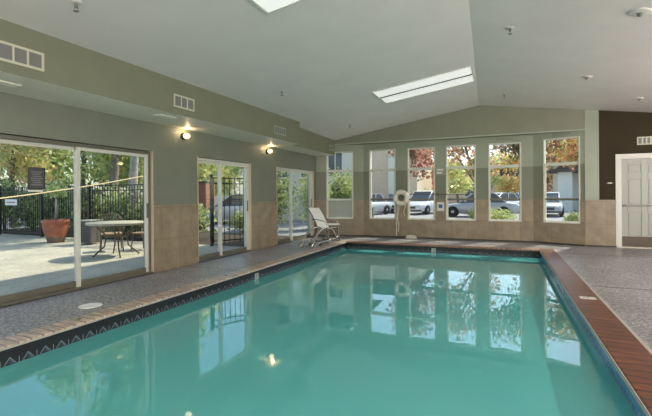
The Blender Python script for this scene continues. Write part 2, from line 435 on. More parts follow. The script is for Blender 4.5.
# dark base line along the back walls
for k, sg in enumerate(((PA, PB), (PB, PC), (PC, PD), ((1.9, YB), (2.55, YB)))):
    L, rz = basis(*sg); o = MB().box((0, -.035, 0), (L, -.021, .035)).build('baseboard_back', M['track']); o.location = (sg[0][0], sg[0][1], 0); o.rotation_euler = (0, 0, rz)
    struct(o, 'thin dark base line under the back wall tiles', 'baseboard')

# ------------------------------------------------------------------ pool
pool = empty('swimming_pool', (-1.6, 5.8, 0), 0, 'long indoor swimming pool of still teal water edged with red brown coping', 'swimming pool')
def pl(b, name, mats, bevel=0):
    b.v = [(x+1.6, y-5.8, z) for x, y, z in b.v]; return b.build(name, mats, pool, bevel)
b = MB(); zb = -1.35; e = .0
b.face([(PX0,PY0,zb),(PX1,PY0,zb),(PX1,PY1,zb),(PX0,PY1,zb)])
for A, B in (((PX0,PY0),(PX0,PY1)), ((PX0,PY1),(PX1,PY1)), ((PX1,PY1),(PX1,PY0)), ((PX1,PY0),(PX0,PY0))):
    b.face([(*A, zb), (*B, zb), (*B, -.02), (*A, -.02)])
pl(b, 'basin', M['basin'])
pl(MB().box((PX0-.001, PY0-.001, WZ-.001), (PX1+.001, PY1+.001, WZ)), 'water', M['water']) if False else None
b = MB(); b.face([(PX0,PY0,WZ),(PX1,PY0,WZ),(PX1,PY1,WZ),(PX0,PY1,WZ)]); pl(b, 'water', M['water'])
cw = .24
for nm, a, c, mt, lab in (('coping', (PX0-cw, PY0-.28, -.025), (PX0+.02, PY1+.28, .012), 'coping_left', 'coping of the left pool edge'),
                     ('coping', (PX1-.02, PY0-.28, -.03), (PX1+.29, PY1+.28, .012), 'coping_y', 'coping of the right pool edge'),
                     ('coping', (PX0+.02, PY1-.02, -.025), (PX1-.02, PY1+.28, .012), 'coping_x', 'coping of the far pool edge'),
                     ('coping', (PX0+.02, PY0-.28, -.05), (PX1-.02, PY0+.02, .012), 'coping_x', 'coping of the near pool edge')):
    o = pl(MB().box(a, c), nm, M[mt], bevel=.012); o['label'] = lab
for a, c in (((PX1-.027, PY0, -.03), (PX1-.021, PY1, .008)), ((PX0+.021, PY0, -.018), (PX0+.025, PY1, .0))):   # pale bullnose lip
    pl(MB().box(a, c), 'coping_lip', M['grout'])
def band(P0, ax, n, sgn, w=.152):
    """a run of dark glazed tiles with a hatched triangle and a small upright on each; ax direction, faces sgn normal"""
    b = MB(); ax = Vector(ax); nn = Vector(sgn); P0 = Vector(P0); z0, z1 = -.21, -.02
    L = n*w
    def q(s0, za, s1, zb_, s2, zc_, s3, zd, off, m):
        b.face([P0+ax*s0+nn*off+Vector((0,0,za)), P0+ax*s1+nn*off+Vector((0,0,zb_)), P0+ax*s2+nn*off+Vector((0,0,zc_)), P0+ax*s3+nn*off+Vector((0,0,zd))], m)
    q(0, z0, L, z0, L, z1, 0, z1, .004, 0)
    zt = -.165
    for k in range(n):
        s = k*w+w/2; h = .056; hw = .052; t = .006
        q(s-hw, zt, s-hw+t*1.6, zt, s+t/2, zt+h, s-t/2, zt+h+t, .006, 1)
        q(s+hw-t*1.6, zt, s+hw, zt, s+t/2, zt+h+t, s-t/2, zt+h, .006, 1)
        for j in range(1, 5):
            u = j/5; q(s-hw*(1-u)+.006, zt+h*u*.92, s-hw*(1-u)+.010, zt+h*u*.92, s+hw*.2*u+.014+hw*u*.3, zt+.004, s+hw*.2*u+.009+hw*u*.3, zt+.004, .0065, 2 if j % 2 else 1)
        q(s+w/2-.004, zt-.005, s+w/2+.003, zt-.005, s+w/2+.003, zt+.048, s+w/2-.004, zt+.048, .006, 1)
    return b
ny = int((PY1-PY0)/.152)
pl(band((PX0, PY1-ny*.152, 0), (0,1,0), ny, (1,0,0)), 'tile_band', [M['bandblack'], M['bandmotif'], M['bandblue']])
pl(band((PX1, PY1-ny*.152, 0), (0,1,0), ny, (-1,0,0)), 'tile_band', [M['bandwaterlit'], M['bandmotif'], M['bandblack']])
nx = int((PX1-PX0)/.152)
pl(band((PX0, PY1, 0), (1,0,0), nx, (0,-1,0), (PX1-PX0)/nx), 'tile_band', [M['bandblack'], M['bandmotif'], M['bandblue']])
# depth marker tiles (white with a small dark figure)
b = MB(); b.box((PX0+.006, 6.04, -.168), (PX0+.014, 6.15, -.065)); 
b.box((PX0+.0142, 6.07, -.13), (PX0+.0155, 6.09, -.09), 1); b.box((PX0+.0142, 6.09, -.09), (PX0+.0155, 6.115, -.08), 1)
o = pl(b, 'depth_marker', [M['markertile'], M['dark']]); o['label'] = 'white depth tile on the left pool edge'
b = MB(); b.box((-1.67, PY1-.014, -.168), (-1.56, PY1-.006, -.065))
b.box((-1.64, PY1-.0155, -.14), (-1.58, PY1-.0142, -.128), 1); b.box((-1.592, PY1-.0155, -.128), (-1.58, PY1-.0142, -.10), 1); b.box((-1.64, PY1-.0155, -.10), (-1.58, PY1-.0142, -.09), 1)
o = pl(b, 'depth_marker', [M['markertile'], M['dark']]); o['label'] = 'white depth tile on the far pool edge'
b = MB(); b.box((.89, 5.87, .012), (1.06, 5.99, .015)); b.box((.93, 5.91, .015), (.94, 5.95, .0158), 1); b.box((.96, 5.91, .015), (.99, 5.92, .0158), 1); b.box((.96, 5.94, .015), (.99, 5.95, .0158), 1)
o = pl(b, 'depth_marker', [M['white'], M['dark']]); o['label'] = 'white depth tile set in the right coping'
for y in (2.9, 5.4): pl(MB().lathe([(.022, .012), (.022, .015), (.0, .015)], 12, c=(-4.15, y, 0)), 'anchor_stud', M['dark'])
# skimmer lid on the deck
b = MB(); b.lathe([(.125, 0), (.125, .008), (.10, .011), (.095, .008), (0, .008)], 28)
o = b.build('skimmer_lid', M['sling']); o.location = (-4.56, 3.33, 0); tag(o, 'round white skimmer lid set in the deck before the nearest sliding door', 'lid')

# ------------------------------------------------------------------ windows
SILL = M['frame']
def window(k, w):
    sg, xa, xb, z0, z1 = w; L, rz = basis(*sg); s0, s1 = on(sg, xa), on(sg, xb); W = s1-s0; f = .035
    px = sg[0][0]+math.cos(rz)*s0; py = sg[0][1]+math.sin(rz)*s0
    r = empty('window_%d' % k, (px, py, z0), rz, kind='structure')
    r['label'] = 'tall white framed window, number %d of six from the left along the back wall' % k; r['category'] = 'window'
    H = z1-z0; zt = 2.09-z0; zm = 1.17-z0
    b = MB()
    b.box((0, -.015, 0), (f, .11, H)); b.box((W-f, -.015, 0), (W, .11, H)); b.box((f, -.015, H-f), (W-f, .11, H)); b.box((f, -.015, 0), (W-f, .11, f))
    b.build('frame', SILL, r, .004)
    MB().box((f, .02, zt-.04), (W-f, .10, zt+.04)).build('transom_bar', SILL, r, .004)
    MB().box((f, .02, zm-.028), (W-f, .09, zm+.028)).build('meeting_rail', SILL if k in (1,) else M['bronze'], r, .004)
    b = MB(); t = .02
    b.box((f, .03, f), (f+t, .08, zt-.04)); b.box((W-f-t, .03, f), (W-f, .08, zt-.04)); b.box((f+t, .03, f), (W-f-t, .08, f+t))
    b.build('sash_frame', SILL, r)
    MB().box((f, .05, zt+.04), (W-f, .056, H-f)).build('transom_pane', M['glass'], r)
    MB().box((f+t, .05, zm+.028), (W-f-t, .056, zt-.04)).build('upper_pane', M['glass'], r)
    MB().box((f+t, .05, f+t), (W-f-t, .056, zm-.028)).build('lower_pane', M['haze'] if k == 1 else M['glass'], r)
for k, w in enumerate(wins): window(k+1, w)

# ------------------------------------------------------------------ sliding doors
def slider(k, a, c, mull, lab):
    r = empty('door_%d' % k, (XL, a, 0), PI/2, kind='structure'); r['label'] = lab; r['category'] = 'sliding door'
    W = c-a; H = 2.08; m = mull-a; f = .05
    b = MB(); b.box((0, .03, 0), (f, .16, H)); b.box((W-f, .03, 0), (W, .16, H)); b.box((f, .03, H-f), (W-f, .16, H))
    b.build('frame', M['frame'] if k > 1 else M['bronze'], r, .004)
    b = MB(); b.box((0, -.015, 0), (W, .17, .03)); b.build('track', M['bronze'], r, .004)
    b = MB(); b.box((0, -.035, 0), (W, -.016, .012)); b.build('threshold_seal', M['track'], r)
    def panel(nm, s0, s1, n0, wd):
        q = MB(); q.box((s0, n0, .03), (s0+wd, n0+.04, H-f)); q.box((s1-wd, n0, .03), (s1, n0+.04, H-f)); q.box((s0+wd, n0, H-f-.05), (s1-wd, n0+.04, H-f)); q.box((s0+wd, n0, .03), (s1-wd, n0+.04, .11), 1)
        p = q.build(nm, [M['frame'], M['bronze']], r, .004)
        MB().box((s0+wd, n0+.015, .11), (s1-wd, n0+.021, H-f-.05)).build('pane', M['glass'], p)
        return p
    panel('fixed_panel', f, m+.035, .10, .055)
    p = panel('sliding_panel', m-.035, W-f, .045, .055)
    MB().box((W-f-.045, .02, .95), (W-f-.02, .046, 1.2)).build('handle', M['bronze'], p, .006)
slider(1, D[0][0], D[0][1], 3.89, 'largest sliding glass patio door, nearest on the left')
slider(2, D[1][0], D[1][1], 7.09, 'middle sliding glass patio door on the left wall')
slider(3, D[2][0], D[2][1], 10.28, 'farthest sliding glass patio door behind the sling chair')

# ------------------------------------------------------------------ white panelled door
r = empty('door_4', (DX0, YB, 0), 0, kind='structure'); r['label'] = 'white six panel door with push bar in the brown wall'; r['category'] = 'door'
W = DX1-DX0
b = MB(); cwid = .105
b.box((-cwid-.02, -.03, 0), (-.02, 0, DZ+.02+cwid)); b.box((W+.02, -.03, 0), (W+.02+cwid, 0, DZ+.02+cwid)); b.box((-.02, -.03, DZ+.02), (W+.02, 0, DZ+.02+cwid))
b.box((-.02, -.01, 0), (0, .16, DZ)); b.box((W, -.01, 0), (W+.02, .16, DZ)); b.box((-.02, -.01, DZ), (W+.02, .16, DZ+.02))
b.build('door_frame', M['white'], r, .005)
b = MB(); b.box((0, .06, .02), (W, .10, DZ))
st = .12; pw = (W-3*st)/2
for x in (0, st+pw, 2*(st+pw)): b.box((x, .04, .02), (x+st, .06, DZ))
zr = [(.02, .30), (.86, 1.03), (1.66, 1.80), (DZ-.13, DZ)]
for z0, z1 in zr:
    for x in (st, 2*st+pw): b.box((x, .04, z0), (x+pw, .06, z1))
for (z0, z1) in ((.30, .86), (1.03, 1.66), (1.80, DZ-.13)):
    for x in (st, 2*st+pw): b.box((x+.03, .045, z0+.03), (x+pw-.03, .061, z1-.03))
b.build('door_leaf', mat('door paint', (.36, .37, .33), .4), r, .005)
b = MB(); b.box((.02, -.005, 1.00), (W-.02, .03, 1.035)); b.box((.02, .0, .99), (.10, .045, 1.05)); b.box((W-.10, .0, .99), (W-.02, .045, 1.05))
b.build('push_bar', mat('push bar grey', (.14, .13, .12), .35, metal=.5), r, .005)
MB().box((.01, .03, .03), (W-.01, .045, .27)).build('kick_plate', mat('bronze kick plate', (.07, .045, .025), .4), r, .002)
MB().box((-.02, -.03, 0), (W+.02, .1, .014)).build('threshold', M['cream'], r)
b = MB(); b.box((DX0-.2, YB+.2, 0), (DX1+.2, YB+.25, 2.4)); struct(b.build('wall_right_outer', M['brown']), 'dark backing behind the white door', 'wall')

# ------------------------------------------------------------------ vents, lamps, sprinklers, signs
def register(name, W, H, nbar, label, face, group, loc, rz, fr=.026, bar=.008, back='grille'):
    r = empty(name, loc, rz, label, 'vent', group)
    b = MB(); b.box((0, -.012, 0), (W, 0, fr)); b.box((0, -.012, H-fr), (W, 0, H)); b.box((0, -.012, fr), (fr, 0, H-fr)); b.box((W-fr, -.012, fr), (W, 0, H-fr))
    b.build('frame', face, r, .002)
    MB().box((fr, -.004, fr), (W-fr, -.001, H-fr)).build('backing', M[back], r)
    for k in range(1, nbar+1):
        x = fr+(W-2*fr)*k/(nbar+1); MB().box((x-bar/2, -.011, fr), (x+bar/2, -.003, H-fr)).build('louvre', face, r)
    return r
def onx(x, y, z): return (x, y, z)
# soffit face registers: face looks to +x, wall direction runs along +y -> rz = 90deg, outward (-x) is +local y
for (y0, W, H, n, lab, bar) in ((2.08, .75, .20, 4, 'largest white framed vent on the olive soffit, nearest the camera', .018),
                           (4.74, .45, .20, 2, 'square white vent on the olive soffit above the first wall lamp', .018),
                           (7.71, .52, .18, 4, 'olive framed vent on the soffit above the second wall lamp', .012)):
    register('wall_vent', W, H, n, lab, M['vent'] if y0 < 6 else M['pale'], 'vents along the olive soffit', (-4.6, y0, 2.69), PI/2, bar=bar)
register('wall_vent', .42, .17, 3, 'small vent at the far end of the shallow soffit near the corner', M['pale'], 'vents along the olive soffit', (-4.85, 11.36, 2.70), PI/2, bar=.012)
for (sg, xm, zz, lab) in (((PB, PC), -3.42, 2.775, 'slim pale vent above the second back window from the left'), ((PB, PC), -2.22, 2.78, 'slim pale vent above the third back window from the left'),
                      ((PB, PC), -1.1, 2.785, 'slim pale vent above the fourth back window from the left'), ((PB, PC), .07, 2.79, 'slim pale vent above the fifth back window from the left'),
                      ((PC, PD), 1.42, 2.81, 'slim pale vent above the rightmost back window')):
    L, rz = basis(*sg); s = on(sg, xm)-.22
    register('wall_vent', .44, .095, 7, lab, M['pale'], 'vents above the back windows', (sg[0][0]+math.cos(rz)*s, sg[0][1]+math.sin(rz)*s, zz), rz, fr=.012, bar=.03, back='vent2')
register('wall_vent', .62, .19, 6, 'pale louvred vent high on the brown wall over the white door', M['vent'], None, (2.97, YB, 2.47), 0, bar=.03)
# flush vents on soffit underside
for (y, x, W, lab) in ((2.45, -5.1, .36, 'thin pale vent under the soffit at the near end'), (4.67, -4.95, .34, 'thin pale vent under the soffit between door and lamp')):
    r = empty('ceiling_vent', (x, y, 2.58), 0, lab, 'vent', 'vents under the soffit')
    b = MB(); b.box((0, 0, -.012), (.15, .015, 0)); b.box((0, W-.015, -.012), (.15, W, 0)); b.box((0, .015, -.012), (.015, W-.015, 0)); b.box((.135, .015, -.012), (.15, W-.015, 0)); b.build('frame', M['soffit'], r)
    b = MB(); b.box((.015, .015, -.004), (.135, W-.015, -.001)); b.build('backing', M['grille'], r)
    for k in range(1, 5): MB().box((.015+.024*k-.007, .015, -.011), (.015+.024*k+.007, W-.015, -.004)).build('louvre', M['soffit'], r)
# sconces
def sconce(y, lab, x=XL, rz=0, energy=2.4, tint=(1, .7, .38), z=2.44):
    r = empty('wall_lamp', (x, y, z), rz, lab, 'wall lamp', 'wall lamps under the soffit')
    b = MB(); T = Matrix.Rotation(PI/2, 4, 'Y'); b.lathe([(.065, 0), (.065, .02), (.03, .035), (.022, .05)], 18, T=T); b.build('back_plate', M['black'], r)
    b = MB(); b.lathe([(.02, -.042), (.045, -.034), (.06, -.008), (.06, .016), (.045, .036), (.02, .042)], 18, c=(.09, 0, 0)); b.build('lamp_shade', M['lamp'], r)
    b = MB(); b.lathe([(.03, .040), (.02, .05), (0, .052)], 18, c=(.09, 0, 0)); b.build('cap', M['black'], r)
    l = bpy.data.lights.new('lamp_bulb', 'POINT'); l.energy = energy; l.color = tint; l.shadow_soft_size = .03
    o = bpy.data.objects.new('lamp_bulb', l); COL.objects.link(o); o.location = (.12, 0, .09); o.parent = r
sconce(5.9, 'small lit wall lamp between the nearest and middle sliding doors')
sconce(8.87, 'small lit wall lamp between the middle and farthest sliding doors')
for k, y in enumerate((.5, 4.0, 7.5)): sconce(y, ('added fill lamp on the right hand wall nearest the camera', 'middle added fill lamp on the right hand wall', 'farthest added fill lamp on the right hand wall')[k], XR, PI, 345, (1, .93, .87), 1.75)  # unseen lamps added to brighten the room and ceiling
for k, x in enumerate((-3.0, 2.5)): sconce(YF, ('left added fill lamp on the wall behind the camera', 'right added fill lamp on the wall behind the camera')[k], x, PI/2, 345, (1, .93, .87), 1.75)  # two more unseen lamps added as fill light
# sprinklers and discs on the ceiling
def sprinkler(x, y, lab, s=1.0):
    r = empty('sprinkler_head', (x, y, zc(x, y)), 0, lab, 'sprinkler', 'sprinkler heads on the ceiling')
    b = MB(); b.lathe([(.045*s, .012), (.045*s, -.006), (.03*s, -.012), (.0, -.012)], 18); b.build('escutcheon', M['white'], r)
    b = MB(); b.lathe([(.012*s, -.01), (.014*s, -.04), (.010*s, -.055)], 10); b.tube([(0, -.012*s, -.05), (0, -.016*s, -.07), (0, 0, -.085)], .003, 6); b.tube([(0, .012*s, -.05), (0, .016*s, -.07), (0, 0, -.085)], .003, 6)
    b.lathe([(.0, -.084), (.022*s, -.086), (.022*s, -.09), (0, -.09)], 14); b.build('head', M['grille'], r)
sprinkler(-3.82, 2.66, 'sprinkler head at the top left of the ceiling, nearest the camera', 1.2)
sprinkler(-3.73, 6.54, 'sprinkler head on the left ceiling slope above the second wall lamp', 1.1)
sprinkler(-3.8, 10.4, 'sprinkler head on the left ceiling slope near the far corner')
sprinkler(.12, 6.31, 'sprinkler head just right of the ceiling ridge, nearest the camera', 1.3)
sprinkler(.06, 10.43, 'sprinkler head just right of the ceiling ridge near the gable')
def disc(x, y, R, lab, name, cat):
    r = empty(name, (x, y, zc(x, y)), 0, lab, cat); r.rotation_euler = (0, math.radians(7.8), 0)
    b = MB(); b.lathe([(R, .01), (R, -.008), (R*.9, -.016), (R*.55, -.02), (0, -.02)], 28); b.build('plate', M['white'], r)
    b = MB(); b.lathe([(.03, -.018), (.022, -.05), (0, -.055)], 14); b.build('sensor', M['grille'], r)
disc(1.53, 5.94, .12, 'large round white disc on the right ceiling slope', 'ceiling_detector', 'detector')
disc(1.46, 8.81, .085, 'mid sized round white disc on the right ceiling slope above the pool edge', 'ceiling_detector', 'detector')
disc(2.66, 10.4, .075, 'small round white disc on the right ceiling slope nearest the brown wall', 'ceiling_detector', 'detector')
# skylights on the left slope
def skylight(y0, y1, lab):
    xa, xb = -2.48, -.50
    sl = math.atan(.148); Ls = (xb-xa)/math.cos(sl); W = y1-y0
    r = empty('skylight', (xa, y0, zc(xa, (y0+y1)/2)-.004), 0, lab, 'skylight', 'skylights in the left ceiling slope'); r.rotation_euler = (0, -sl, 0)
    ym = W/2; f = .035; b = MB()
    b.box((0, 0, -.015), (Ls, f, .03)); b.box((0, W-f, -.015), (Ls, W, .03)); b.box((0, f, -.015), (f, W-f, .03)); b.box((Ls-f, f, -.015), (Ls, W-f, .03)); 
    b.build('frame', M['white'], r, .004)
    MB().box((f, ym-.025, -.02), (Ls-f, ym+.025, .02)).build('mullion', M['grille'], r, .004)
    for a, c in ((f, ym-.02), (ym+.02, W-f)): MB().box((f, a, -.004), (Ls-f, c, .004)).build('diffuser_panel', M['skypane'], r)
skylight(8.05, 9.20, 'long two panel skylight beside the ridge, the farther one')
skylight(2.85, 4.03, 'skylight cut by the top of the photo, the nearer one')
skylight(-2.0, -.8, 'added unseen skylight behind the camera')  # unseen skylight added for more light in the room

# oval plaque
r = empty('door_plaque', (2.42, YB, 1.57), 0, 'small dark oval plaque on the brown wall left of the white door', 'plaque')
b = MB(); T = Matrix.Rotation(PI/2, 4, 'X') @ Matrix.Diagonal((1, .42, 1, 1)); b.lathe([(.095, 0), (.095, .008), (.085, .012), (0, .012)], 24, T=T); b.build('plate', M['black'], r)
MB().box((-.045, -.0145, -.014), (.045, -.0115, .012)).build('inset', M['vent'], r)

# life ring between windows two and three
r = empty('life_ring', (-2.82, 12.3, 1.22), 0, 'round off white life ring hanging on the wall between the second and third back windows', 'life ring')
b = MB(); b.tube([(.175*math.cos(t), -.10, .175*math.sin(t)) for t in [2*PI*k/28 for k in range(28)]], .074, 12, closed=True); b.build('ring', M['lifering'], r)
for k in range(4):
    t = PI/4+k*PI/2; MB().tube([(.175*math.cos(t)+.079*math.cos(t)*math.cos(a), -.10+.079*math.sin(a), .175*math.sin(t)+.079*math.sin(t)*math.cos(a)) for a in [2*PI*j/12 for j in range(12)]], .010, 6, closed=True).build('strap', M['lifestrap'], r)
b = MB(); b.box((-.02, -.14, .14), (.02, -.02, .16)); b.box((-.02, -.14, .16), (.02, -.13, .20)); b.build('bracket', M['chrome'], r)
b = MB(); b.tube([(-.10+.02*math.sin(k*.9), -.05-.012*math.cos(k), -.16-k*.08) for k in range(12)], .011, 6)
b.tube([(.10+.03*math.sin(k*.7+1), -.05, -.16-k*.05) for k in range(9)], .011, 6); b.build('rope', M['lifering'], r)
# rope coil at the foot of the wall
b = MB()
for q in range(3): b.tube([(.17*math.cos(t)*(1-.1*q), .10*math.sin(t), .02+.03*q) for t in [2*PI*k/18 for k in range(18)]], .014, 6, closed=True)
o = b.build('rope_coil', M['lifering']); o.location = (-2.5, 12.08, 0); tag(o, 'white rope coil lying on the deck below the life ring', 'rope')
# vertical reach pole
r = empty('leaning_pole', (-2.97, 12.2, 0), 0, 'slim pale pole standing against the tiled wall under the life ring', 'pole')
b = MB(); b.tube([(0, 0, 0), (0.02, .045, 1.05)], .012, 8); b.build('shaft', M['cream'], r)
b = MB(); b.tube([(0, 0, 0), (0, 0, .05)], .017, 8); b.build('tip', M['dark'], r)
# rescue pole
r = empty('rescue_pole', (-2.6, 12.2, 1.33), 0, 'thin dark rescue pole hung level across the third back window', 'pole')
b = MB(); b.tube([(.05, 0, 0), (1.66, 0, -.01)], .014, 8); b.build('shaft', M['bronzemetal'], r)
b = MB(); b.tube([(1.66, 0, -.01), (1.72, 0, .0), (1.75, -.05, .03), (1.74, -.1, .02)], .010, 8); b.build('hook', M['chrome'], r)
b = MB(); b.box((.85, 0, -.03), (.87, .095, -.015)); b.box((.85, -.03, -.03), (.87, -.02, .03)); b.box((.85, -.03, -.03), (.87, .0, -.018)); b.build('bracket', M['dark'], r)
# little signs between windows three and four
r = empty('wall_sign', (-1.665, 12.28, .97), 0, 'small square white sign with a blue pictogram between the third and fourth back windows', 'sign', 'signs between the windows')
MB().box((-.10, -.012, -.14), (.10, 0, .12)).build('board', M['white'], r)
MB().box((-.055, -.014, -.055), (.055, -.012, .05)).build('pictogram', M['blue'], r)
r = empty('wall_sign', (-1.665, 12.3, 2.0), 0, 'small white notice of two lines high between the third and fourth back windows', 'sign', 'signs between the windows')
MB().box((-.13, -.012, -.11), (.13, 0, .11)).build('board', M['pale'], r)
MB().box((-.10, -.014, .02), (.09, -.012, .07)).build('writing', M['white'], r)
MB().box((-.10, -.014, -.07), (.05, -.012, -.02)).build('writing', M['white'], r)
# dark sign on the nearest door
r = empty('door_sign', (XL-.085, 3.33, 1.56), 0, 'dark framed notice on the glass of the nearest sliding door', 'sign')
b = MB(); b.box((0, -.105, -.14), (.012, .105, .145)); b.build('board', M['signpaper'], r)
b = MB(); t = .012
b.box((.0125, -.105, -.14), (.018, .105, -.128)); b.box((.0125, -.105, .133), (.018, .105, .145)); b.box((.0125, -.105, -.128), (.018, -.093, .133)); b.box((.0125, .093, -.128), (.018, .105, .133)); b.build('frame', M['black'], r)
b = MB()
for k in range(7): b.box((.0125, -.07+.01*(k % 3), .08-k*.028), (.0135, .07-.012*((k*2) % 3), .09-k*.028))
b.build('writing', M['signline'], r)
MB().box((.0, -.10, -.175), (.008, .085, -.150)).build('label_strip', M['white'], r)

# ------------------------------------------------------------------ sling chair, side table, chrome rail
r = empty('sling_chair', (-4.55, 10.55, 0), math.radians(-12), 'white sling lounge chair with bronze tube frame by the farthest sliding door', 'chair')
hw = .25
def sl_curve(): return [(-.54, .93), (-.49, .925), (-.36, .76), (-.25, .58), (-.17, .42), (-.11, .365), (.0, .365), (.12, .38), (.18, .385)]
b = MB(); C2 = sl_curve()
for i in range(len(C2)-1):
    (x0, z0), (x1, z1) = C2[i], C2[i+1]
    for dz in (0, .014): b.face([(x0, -hw, z0+dz), (x1, -hw, z1+dz), (x1, hw, z1+dz), (x0, hw, z0+dz)], smooth=True)
b.build('sling', M['sling'], r)
for s in (-1, 1):
    b = MB(); b.tube([(x, s*(hw+.012), z) for x, z in C2], .013, 8); b.build('side_rail', M['bronzemetal'], r)
    b = MB(); b.tube([(-.35, s*(hw+.03), .62), (-.2, s*(hw+.04), .635), (.05, s*(hw+.04), .60), (.14, s*(hw+.04), .56), (.17, s*(hw+.04), .5), (.21, s*(hw+.04), .02)], .012, 8); b.build('arm', M['chrome'], r)
    b = MB(); b.tube([(-.16, s*(hw+.02), .42), (-.28, s*(hw+.03), .2), (-.38, s*(hw+.04), .02)], .012, 8); b.build('leg', M['bronzemetal'], r)
    b = MB(); b.tube([(-.40, s*(hw+.04), .012), (.22, s*(hw+.04), .012)], .012, 8); b.build('runner', M['bronzemetal'], r)
b = MB(); b.tube([(-.40, -hw-.04, .012), (-.40, hw+.04, .012)], .012, 8); b.build('crossbar', M['bronzemetal'], r)

r = empty('side_table', (-4.86, 11.62, 0), 0, 'small low white side table in the corner behind the sling chair', 'table')
MB().lathe([(.0, .39), (.24, .39), (.25, .40), (.25, .415), (.24, .42), (0, .42)], 24).build('table_top', M['sling'], r)
for k in range(4):
    a = PI/4+k*PI/2; MB().tube([(.17*math.cos(a), .17*math.sin(a), .39), (.21*math.cos(a), .21*math.sin(a), 0)], .011, 8).build('leg', M['bronzemetal'], r)

# chrome hoop rail standing on the deck: two parallel hoops joined near the floor
r = empty('hoop_rail', (-4.62, 9.0, 0), math.atan2(1.83, .02), 'chrome double hoop hand rail on the deck between chair and pool', 'hand rail')
def hoop(oy):
    return [(0, oy, 0), (.12, oy, .14), (.30, oy, .30), (.48, oy, .39), (.75, oy, .44), (1.10, oy, .43), (1.36, oy, .36), (1.52, oy, .22), (1.58, oy, .10)]
for oy in (0, -.30):
    MB().tube(hoop(oy), .026, 10).build('hoop', M['chrome'], r)
    MB().tube([(.12, oy, 0), (.2, oy, .05), (.5, oy, .085), (1.58, oy, .10), (1.70, oy, .13), (1.78, oy, .22), (1.76, oy, .34)], .016, 10).build('lower_tube', M['chrome'], r)
    T = Matrix.Translation((.52, oy, .045)) @ Matrix.Rotation(PI/2, 4, 'X'); MB().lathe([(0, -.015), (.042, -.015), (.045, 0), (.042, .015), (0, .015)], 18, T=T).build('wheel', M['dark'], r)
MB().tube([(.5, 0, .085), (.5, -.30, .085)], .014, 8).build('crossbar', M['chrome'], r)
MB().tube([(1.3, 0, .1), (1.3, -.30, .1)], .014, 8).build('crossbar', M['chrome'], r)

# ------------------------------------------------------------------ outside ground
b = MB()
for a, c in (((-60, -40), (XL-.1, 90)), ((XR+.1, -40), (60, 90)), ((XL-.1, -40), (XR+.1, YF-.1)), ((XL-.1, 12.5), (XR+.1, 90))): b.box((*a, -.35), (*c, -.06))
struct(b.build('ground', M['asphalt']), 'pale grey paved car park and road', 'ground')
struct(MB().box((-19, -6, -.2), (XL-.2, 8.7, -.005)).build('patio', M['patio']), 'pale concrete patio outside the sliding doors', 'patio')
struct(MB().box((-19, 8.7, -.2), (XL-.2, 11.9, -.03)).build('planting_bed', M['soil']), 'dark planting bed beyond the patio fence', 'planting bed')
struct(MB().box((XL-.2, 12.5, -.2), (9, 15.5, -.03)).build('planting_strip', mat('grass strip', (.13, .17, .07), .95, noise=.3, scale=12)), 'planted strip below the back windows', 'planting bed')

rng = np.random.default_rng(7)
def leaves_mesh(name, blobs, n, size, mats, weights, parent=None):
    """thousands of small folded leaves spread through a few ellipsoids"""
    vol = np.array([b[3]*b[4]*b[5] for b in blobs]); vol = vol**(2/3); vol = vol/vol.sum()
    idx = rng.choice(len(blobs), n, p=vol); B = np.array(blobs)[idx]
    d = rng.normal(size=(n, 3)); d /= np.linalg.norm(d, axis=1)[:, None]
    rad = rng.uniform(0, 1, n)**(1/2.2)
    lump = 1+.18*np.sin(d[:, 0]*5+idx)*np.cos(d[:, 1]*6+idx*2)+.12*np.sin(d[:, 2]*9)
    c = B[:, :3]+d*B[:, 3:6]*(rad*lump)[:, None]
    c[:, 2] = np.maximum(c[:, 2], .03)
    a = rng.normal(size=(n, 3)); a /= np.linalg.norm(a, axis=1)[:, None]
    t = rng.normal(size=(n, 3)); bb = np.cross(a, t); bb /= np.linalg.norm(bb, axis=1)[:, None]
    s = size*rng.uniform(.6, 1.4, n)[:, None]
    V = np.stack([c-a*s, c-bb*s*.5+a*s*.1, c+a*s, c+bb*s*.5+a*s*.1], 1).reshape(-1, 3)
    me = bpy.data.meshes.new(name)
    me.vertices.add(4*n); me.vertices.foreach_set('co', V.ravel())
    me.loops.add(4*n); me.loops.foreach_set('vertex_index', np.arange(4*n)); me.polygons.add(n)
    me.polygons.foreach_set('loop_start', np.arange(n)*4); me.polygons.foreach_set('loop_total', np.full(n, 4))
    for m in mats: me.materials.append(m)
    w = np.array(weights, float); w /= w.sum()
    # colours vary in patches
    base = rng.choice(len(mats), n, p=w); patch = (np.floor(c[:, 0]*1.7)*7+np.floor(c[:, 2]*2.1)*13).astype(int) % len(mats)
    me.polygons.foreach_set('material_index', np.where(rng.uniform(size=n) < .3, patch, base))
    me.update(calc_edges=True)
    o = bpy.data.objects.new(name, me); COL.objects.link(o)
    if parent: o.parent = parent
    return o
